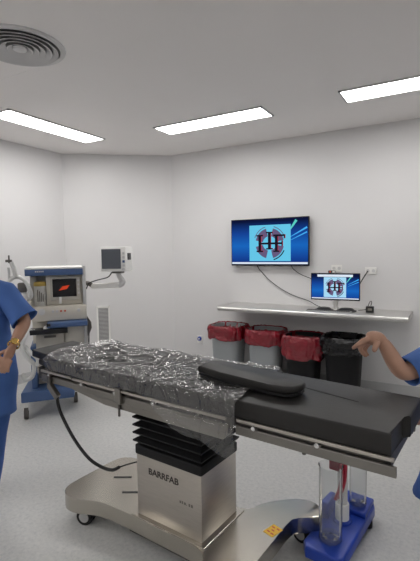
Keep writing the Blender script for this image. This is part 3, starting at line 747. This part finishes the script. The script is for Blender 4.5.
# ------------------------------------------------------------------ people
def skin_mesh(chains):
    """chains: list of (points, radii) ; points Vector ; skinned, subdivided, returned as mesh"""
    out = []
    for P, R in chains:
        me = bpy.data.meshes.new('s'); bm = bmesh.new(); sk = bm.verts.layers.skin.verify()
        idx = {}
        vs = []
        for p, r in zip(P, R):
            v = bm.verts.new(p); rx, ry = (r if isinstance(r, tuple) else (r, r)); v[sk].radius = (rx, ry); vs.append(v)
        for a, b_ in zip(vs, vs[1:]): bm.edges.new((a, b_))
        vs[0][sk].use_root = True
        bm.to_mesh(me); bm.free()
        o = bpy.data.objects.new('s', me); col.objects.link(o)
        o.modifiers.new('k', 'SKIN').use_smooth_shade = True; s = o.modifiers.new('u', 'SUBSURF'); s.levels = 2; s.render_levels = 2
        dg = bpy.context.evaluated_depsgraph_get(); m2 = bpy.data.meshes.new_from_object(o.evaluated_get(dg))
        bpy.data.objects.remove(o); out.append(m2)
    return out
def merged(name, meshes, m, parent, voxel=.006, smooth_it=4):
    bm = bmesh.new()
    for me in meshes: bm.from_mesh(me)
    bmesh.ops.recalc_face_normals(bm, faces=bm.faces)
    me = bpy.data.meshes.new(name); bm.to_mesh(me); bm.free()
    o = bpy.data.objects.new(name, me); col.objects.link(o); me.materials.append(M[m])
    r = o.modifiers.new('r', 'REMESH'); r.mode = 'VOXEL'; r.voxel_size = voxel; r.use_smooth_shade = True
    s = o.modifiers.new('s', 'SMOOTH'); s.factor = .5; s.iterations = smooth_it
    dg = bpy.context.evaluated_depsgraph_get(); m2 = bpy.data.meshes.new_from_object(o.evaluated_get(dg)); m2.name = name
    o.modifiers.clear(); o.data = m2; m2.materials.clear(); m2.materials.append(M[m])
    for p in m2.polygons: p.use_smooth = True
    o.parent = parent; return o
def head_mesh(c, fwd, size=.115):
    """head with eye sockets, nose, mouth, chin, ears; c centre, fwd facing direction"""
    bm = bmesh.new(); bmesh.ops.create_icosphere(bm, subdivisions=5, radius=1)
    for v in bm.verts:
        x, y_, z = v.co
        X, Y, Z = x*.66, y_*.82, z*1.0
        if z < 0: X *= 1+z*.22; Y *= 1+z*.10
        if y_ < 0:
            Y -= .20*math.exp(-((x/.10)**2+((z+.14)/.16)**2))*1.0          # nose
            Y -= .05*math.exp(-((x/.06)**2+((z-.05)/.2)**2))
            for s in (-1, 1): Y += .09*math.exp(-(((x-s*.30)/.14)**2+((z-.05)/.09)**2)); 
            for s in (-1, 1): Y -= .05*math.exp(-(((x-s*.30)/.07)**2+((z-.04)/.05)**2))
            Y -= .05*math.exp(-((x/.17)**2+((z+.44)/.05)**2)); Y += .03*math.exp(-((x/.16)**2+((z+.47)/.015)**2))
            Y -= .07*math.exp(-((x/.2)**2+((z+.78)/.12)**2))
        for s in (-1, 1):
            e = math.exp(-(((y_-.1)/.13)**2+((z-.02)/.2)**2)); 
            if s*x > .5: X += s*.12*e
        v.co = Vector((X, Y, Z))*size
    f = Vector((fwd[0], fwd[1], 0)).normalized(); side = Vector((-f.y, f.x, 0))  # local -y -> f
    mt = Matrix(((-side.x*-1, -f.x, 0, c.x), (-side.y*-1, -f.y, 0, c.y), (0, 0, 1, c.z), (0, 0, 0, 1)))
    mt = Matrix(((side.x, -f.x, 0, c.x), (side.y, -f.y, 0, c.y), (0, 0, 1, c.z), (0, 0, 0, 1)))
    bm.transform(mt); me = bpy.data.meshes.new('h'); bm.to_mesh(me); bm.free(); return me, mt
def hair_mesh(mt, size, name, parent):
    bm = bmesh.new(); bmesh.ops.create_icosphere(bm, subdivisions=4, radius=1)
    for v in bm.verts:
        x, y_, z = v.co
        X, Y, Z = x*.74, y_*.90+.02, z*1.08
        if y_ < -.15 and z < .55: Y = max(Y, -.15); 
        if z < -.35: Z = -.35-(z+.35)*-.2; 
        v.co = Vector((X, Y, Z+.03))*size
    bm.transform(mt); me = bpy.data.meshes.new(name); bm.to_mesh(me); bm.free()
    for p in me.polygons: p.use_smooth = True
    me.materials.append(M['hair']); o = bpy.data.objects.new(name, me); col.objects.link(o); o.parent = parent
    return o
def eyes(mt, size, parent):
    for s in (-1, 1):
        b = MB(); c = mt @ (Vector((s*.205, -.745, .04))*size)
        b.lathe([(.001, -.0115), (.007, -.0095), (.0115, 0), (.007, .0095), (.001, .0115)], 14, c); e = b.build('eye', 'white', parent, True)
        b = MB(); c2 = mt @ (Vector((s*.205, -.835, .04))*size); b.lathe([(.001, -.005), (.004, -.0035), (.005, 0), (.004, .0035), (.001, .005)], 10, c2); b.build('iris', 'ink', e, True)
def ell(c, ax, ay, rx, ry, n=28, f=None):
    return [c+ax*(math.cos(2*PI*i/n)*rx)+ay*(math.sin(2*PI*i/n)*ry*(1)) + (f(i/n) if f else Vector((0, 0, 0))) for i in range(n)]
def garment(lofts, name, m, parent, wr=.006, seed=0):
    b = MB()
    for rings, cap in lofts:
        # densify and wrinkle
        R = []
        for a, b_ in zip(rings, rings[1:]):
            for k in range(4): R.append([p.lerp(q, k/4) for p, q in zip(a, b_)])
        R.append(rings[-1])
        R2 = []
        for r in R:
            c = sum(r, Vector())/len(r)
            R2.append([p+(p-c).normalized()*(wr*noise.noise(p*9+Vector((seed, 0, 0)))+wr*1.2*noise.noise(Vector((p.x*5, p.y*5, p.z*2.2))+Vector((seed, 3, 0)))) for p in r])
        b.loft(R2, cap)
    o = b.build(name, m, parent, True, autosmooth=False)
    s = o.modifiers.new('s', 'SOLIDIFY'); s.thickness = .003; s.offset = -1
    return o
def limb_rings(P, R, n=20, ref=None):
    P = [Vector(p) for p in P]; rings = []; nv = ref
    for i, p in enumerate(P):
        t = (P[min(i+1, len(P)-1)]-P[max(i-1, 0)]).normalized()
        nv = (nv if nv is not None else t.orthogonal()); nv = (nv-t*nv.dot(t)).normalized(); b_ = t.cross(nv)
        rx, ry = R[i] if isinstance(R[i], tuple) else (R[i], R[i])
        rings.append([p+nv*math.cos(2*PI*j/n)*rx+b_*math.sin(2*PI*j/n)*ry for j in range(n)])
    return rings
Z = Vector((0, 0, 1))
def hand_simple(wr_, d, side, nrm, L_=.17):
    """relaxed hand: chains from wrist wr_ along d; side = towards thumb, nrm = back of hand"""
    ch = [([wr_-d*.02, wr_+d*.03, wr_+d*.08], [(.020, .027), (.020, .034), (.015, .038)])]
    for k, (o_, l) in enumerate(((.030, .075), (.010, .083), (-.011, .078), (-.031, .062))):
        b0 = wr_+d*.065+side*o_; 
        p1 = b0+d*.025; p2 = p1+(d*.9-nrm*.35).normalized()*l*.45; p3 = p2+(d*.7-nrm*.75).normalized()*l*.33; p4 = p3+(d*.5-nrm*.9).normalized()*l*.25
        ch.append(([b0, p1, p2, p3, p4], [.0095, .0092, .0085, .0078, .0065]))
    t0 = wr_+d*.025+side*.02; t1 = t0+(d*.7+side*.75).normalized()*.04; t2 = t1+(d*.9+side*.3-nrm*.3).normalized()*.032; t3 = t2+(d*.95-nrm*.4).normalized()*.025
    ch.append(([t0, t1, t2, t3], [.013, .0115, .010, .008])); return ch

# --- person at the left edge, standing at the head end of the table
cen = at(-22, 300, 2.62); cen = Vector((cen.x, cen.y, 0))
P1 = thing('person', 'person in blue scrubs with a gold watch standing at the left edge', 'person', cen, 0)
r_ = rt0; f_ = -fw0   # seen from the front: their left side is at image right
def J(px, py, d): return at(px, py, d)-cen
sh = J(5, 292, 2.62); el = J(25.5, 321, 2.60); wrp = J(12.5, 347, 2.44)
def loc(x, fwd_, z): return r_*(x-.125*max(0, 1-z/.80))+f_*fwd_+Z*z
neck = loc(0, .0, 1.40); headc = loc(0, .03, 1.545)
body = [([loc(0, 0, .92), loc(0, .0, 1.05), loc(0, -.01, 1.2), loc(0, -.015, 1.33), loc(0, 0, 1.41), loc(0, .02, 1.50)], [(.13, .10), (.115, .09), (.13, .10), (.12, .09), (.052, .052), (.05, .05)]),
        ([loc(.0, -.01, 1.33), sh, (sh+el)/2, el, (el*.6+wrp*.4), wrp], [.06, .052, .046, .041, .039, .026]),
        ([loc(0, -.01, 1.33), loc(-.175, 0, 1.34), loc(-.22, -.01, 1.20), loc(-.24, 0, 1.06), loc(-.25, .06, .90), loc(-.25, .09, .80)], [.06, .052, .046, .041, .039, .026])]
for s in (-1, 1): body.append(([loc(s*.05, 0, .92), loc(s*.09, 0, .86), loc(s*.095, .01, .65), loc(s*.095, .01, .47), loc(s*.095, -.02, .30), loc(s*.095, -.01, .09), loc(s*.10, .03, .045), loc(s*.105, .13, .03)], [.10, .085, .072, .056, .053, .036, .035, .03]))
hd = (J(4, 364, 2.40)-wrp).normalized(); sd = (-r_+Z*.2); sd = (sd-hd*sd.dot(hd)).normalized(); nr = hd.cross(sd); nr = nr if nr.dot(f_) > 0 else -nr
body += hand_simple(wrp, hd, sd, nr)
w2_ = loc(-.25, .09, .80); hd2 = (-Z+f_*.15).normalized(); sd2 = (f_-hd2*f_.dot(hd2)).normalized(); nr2 = -r_
body += hand_simple(w2_, hd2, sd2, nr2)
hm, mt = head_mesh(headc, f_)
bd = merged('body', skin_mesh(body)+[hm], 'skin', P1, .0065)
hair_mesh(mt, .115, 'hair', P1); eyes(mt, .115, P1)
tr = [(ell(loc(0, 0, 1.345), r_, f_, .13, .085), 0), ]
torso = [ell(loc(0, .02, 1.395), r_, f_, .075, .065), ell(loc(0, .0, 1.375), r_, f_, .135, .09), ell(loc(0, -.01, 1.335), r_, f_, .185, .115), ell(loc(0, 0, 1.22), r_, f_, .180, .135), ell(loc(0, .0, 1.08), r_, f_, .182, .14), ell(loc(0, .0, .92), r_, f_, .205, .15), ell(loc(0, .0, .80), r_, f_, .22, .16), ell(loc(0, 0, .66), r_, f_, .222, .165), ell(loc(.01, 0, .56), r_, f_, .225, .168)]
ax = (el-sh).normalized()
slv = limb_rings([sh-r_*.05+Z*.01, sh, sh.lerp(el, .4), sh.lerp(el, .75), sh.lerp(el, .98)+Z*.005], [(.072, .075), .072, .072, .080, .088])
sh2 = loc(-.175, 0, 1.34); el2 = loc(-.235, -.0, 1.10)
slv2 = limb_rings([sh2+r_*.05+Z*.01, sh2, sh2.lerp(el2, .4), sh2.lerp(el2, .75), sh2.lerp(el2, 1.0)], [(.072, .075), .072, .072, .078, .082])
garment([(torso, (False, False)), (slv, (False, False)), (slv2, (False, False))], 'tunic', 'scrubs', P1)
legs = []
for s in (-1, 1): legs.append((limb_rings([loc(s*.085, 0, .88), loc(s*.10, 0, .70), loc(s*.105, .01, .47), loc(s*.105, 0, .25), loc(s*.10, 0, .07)], [(.115, .12), (.105, .11), (.09, .095), (.082, .088), (.080, .088)]), (True, False)))
garment(legs, 'trousers', 'scrubs2', P1, seed=4)
for s in (-1, 1):
    b = MB(); b.prism([(-.04, -.09), (.04, -.09), (.045, .06), (.03, .15), (0, .17), (-.03, .15), (-.045, .06)], 0, .075, .015, 3, mtx=Matrix(((r_.x, f_.x, 0, loc(s*.103, 0, .08).x), (r_.y, f_.y, 0, loc(s*.103, 0, .08).y), (0, 0, 1, 0), (0, 0, 0, 1)))); b.build('shoe', 'white', P1, True)
# watch
wd = (wrp-el).normalized(); wc = wrp-wd*.018
wt_ = MB(); n = 24; a1 = wd.orthogonal().normalized(); a2 = wd.cross(a1)
rings = []
for i in range(n+1):
    a = 2*PI*i/n; d = a1*math.cos(a)+a2*math.sin(a); rings.append([wc+d*.030-wd*.008, wc+d*.0345-wd*.008, wc+d*.0345+wd*.008, wc+d*.030+wd*.008])
wt_.loft(rings, (False, False)); wo = wt_.build('wristwatch', 'gold', P1, True); plabel(wo, 'gold wristwatch')
fd = (f_+r_*.3); fd = (fd-wd*fd.dot(wd)).normalized()
qm = fd.to_track_quat('Z', 'Y').to_matrix().to_4x4(); qm.translation = wc+fd*.030
MB().lathe([(.020, 0), (.020, .009), (.017, .011)], 20, mtx=qm).build('watch_face', 'gold', wo, True)

# --- person at the right edge, seated beyond the foot end, arm held over the table
seat = at(505, 300, 2.02); seat = Vector((seat.x, seat.y, 0))
P2 = thing('person', 'person in blue scrubs at the right edge reaching a bare arm over the table', 'person', seat, 0)
def K(px, py, d): return at(px, py, d)-seat
fL = -rt0                        # faces image left
sL = fw0                         # their right side is away from the camera... near side is -fw0
el = K(402, 375, 1.85); wr1 = K(381, 338.5, 1.86); sh = K(458, 345, 1.93)
def loc2(f, s, z): return fL*f+sL*s+Z*z
ch = [([loc2(0, 0, .58), loc2(.06, 0, .72), loc2(.12, 0, .87), loc2(.17, 0, 1.02), loc2(.20, 0, 1.12), loc2(.19, 0, 1.22)], [(.14, .11), (.12, .10), (.13, .10), (.12, .09), (.055, .055), (.05, .05)]),
      ([loc2(.16, 0, 1.02), sh, (sh+el)/2, el+Vector((0, 0, 0)), el*.55+wr1*.45, wr1], [.06, .055, .052, .047, .040, .027]),
      ([loc2(.16, 0, 1.02), loc2(.17, .18, 1.03), loc2(.22, .21, .88), loc2(.25, .2, .75), loc2(.30, .16, .68), loc2(.36, .12, .65)], [.06, .052, .048, .042, .037, .026])]
kn = {}
for s, kpt in ((-1, K(430, 473, 1.95)), (1, K(446, 470, 2.2))):
    hip = loc2(.0, s*.09, .56)
    ank = Vector((kpt.x, kpt.y, .09))-fL*.36
    kn[s] = (hip, kpt, ank)
    ch.append(([loc2(0, s*.04, .58), hip, hip.lerp(kpt, .5), kpt, kpt.lerp(ank, .4)-fL*.01, ank, ank+fL*.05-Z*.045, ank+fL*.14-Z*.06], [.10, .09, .078, .056, .054, .036, .033, .028]))
# visible hand: knuckles to the left, index pointing, others bent down
D0 = 1.86
def H(px, py, dd=0): return K(px, py, D0+dd)
wr1 = H(381, 338.5)
ch.append(([H(385, 344), H(380, 337.5), H(373, 337.5), H(366, 340)], [(.025, .025), (.028, .030), (.030, .037), (.024, .034)]))
ch.append(([H(369, 338.5, -.015), H(362.5, 341, -.018), H(358, 344.5, -.02), H(354.6, 347), H(351.8, 349)], [.0130, .0125, .0112, .0100, .0085]))      # index
ch.append(([H(369, 340.5, .005), H(362.5, 344.3, .005), H(359.8, 349), H(363, 353.5, .0), H(366.5, 356.8, .0)], [.0130, .0125, .0110, .0098, .0082]))  # middle
ch.append(([H(371, 341, .024), H(364.5, 345.2, .026), H(361.6, 350.2, .026), H(364.5, 354.2, .024), H(367.5, 357, .02)], [.0120, .0112, .0100, .0090, .0075]))  # ring
ch.append(([H(373, 341, .040), H(367.5, 345.5, .044), H(365.0, 350, .044), H(366.5, 353.6, .042), H(369, 356, .04)], [.0105, .0098, .0088, .0078, .0066]))  # little
ch.append(([H(379, 341, -.03), H(376, 344.5, -.04), H(374.8, 348.5, -.045), H(373.6, 352.8, -.045)], [.0165, .0145, .0130, .0108]))      # thumb
headc = loc2(.19, 0, 1.31)
hm, mt = head_mesh(headc, fL)
merged('body', skin_mesh(ch)+[hm], 'skin2', P2, .0045, 3)
hair_mesh(mt, .115, 'hair', P2); eyes(mt, .115, P2)
td = Vector(); 
def e2(f, z, rx, ry): return ell(loc2(f, 0, z), sL, (fL*.9-Z*.35).normalized(), rx, ry)
torso = [e2(.215, 1.12, .08, .07), e2(.19, 1.09, .14, .10), e2(.17, 1.04, .19, .12), e2(.13, .92, .185, .14), e2(.09, .80, .185, .145), e2(.04, .68, .20, .155), e2(.02, .58, .215, .17), e2(.02, .50, .22, .175)]
s1 = limb_rings([sh-fL*.04+sL*.05, sh, sh.lerp(el, .35), sh.lerp(el, .66), sh.lerp(el, .90)], [.074, .074, .072, .068, .070])
a_ = loc2(.17, .18, 1.03); b_ = loc2(.23, .205, .85)
s2 = limb_rings([a_-sL*.05, a_, a_.lerp(b_, .5), b_], [.074, .074, .076, .080])
garment([(torso, (False, False)), (s1, (False, False)), (s2, (False, False))], 'tunic', 'scrubs', P2, seed=9)
legs = []
for s in (-1, 1):
    hip, k_, an = kn[s]
    legs.append((limb_rings([hip-fL*.02, hip.lerp(k_, .4), k_-fL*.02+Z*.0, k_-Z*.06+fL*.01, k_.lerp(an, .5), an], [(.10, .10), .092, .080, .075, .070, .075]), (True, False)))
garment(legs, 'trousers', 'scrubs2', P2, seed=14)
for s in (-1, 1):
    an = kn[s][2]; b = MB(); b.prism([(-.04, -.09), (.04, -.09), (.045, .06), (.03, .15), (0, .17), (-.03, .15), (-.045, .06)], 0, .075, .015, 3, mtx=Matrix(((sL.x, fL.x, 0, an.x), (sL.y, fL.y, 0, an.y), (0, 0, 1, 0), (0, 0, 0, 1)))); b.build('shoe', 'white', P2, True)
# stool under them (outside the frame)
ST = thing('stool', 'round black topped stool under the seated person', 'stool', seat, 0)
MB().lathe([(.15, .37), (.17, .38), (.17, .415), (.15, .425)], 28).build('seat', 'pad', ST, True)
MB().lathe([(.022, .08), (.022, .37)], 16).build('post', 'chrome', ST, True)
for k in range(5):
    a = 2*PI*k/5; d = Vector((math.cos(a), math.sin(a), 0)); MB().tube([d*.02+Z*.085, d*.24+Z*.05], .014, 10, smooth=False).build('leg', 'chrome', ST, True)
    MB().lathe([(.018, -.012), (.025, 0), (.018, .012)], 14, (d.x*.24, d.y*.24, .026), 'X').build('wheel', 'bellows', ST, True)
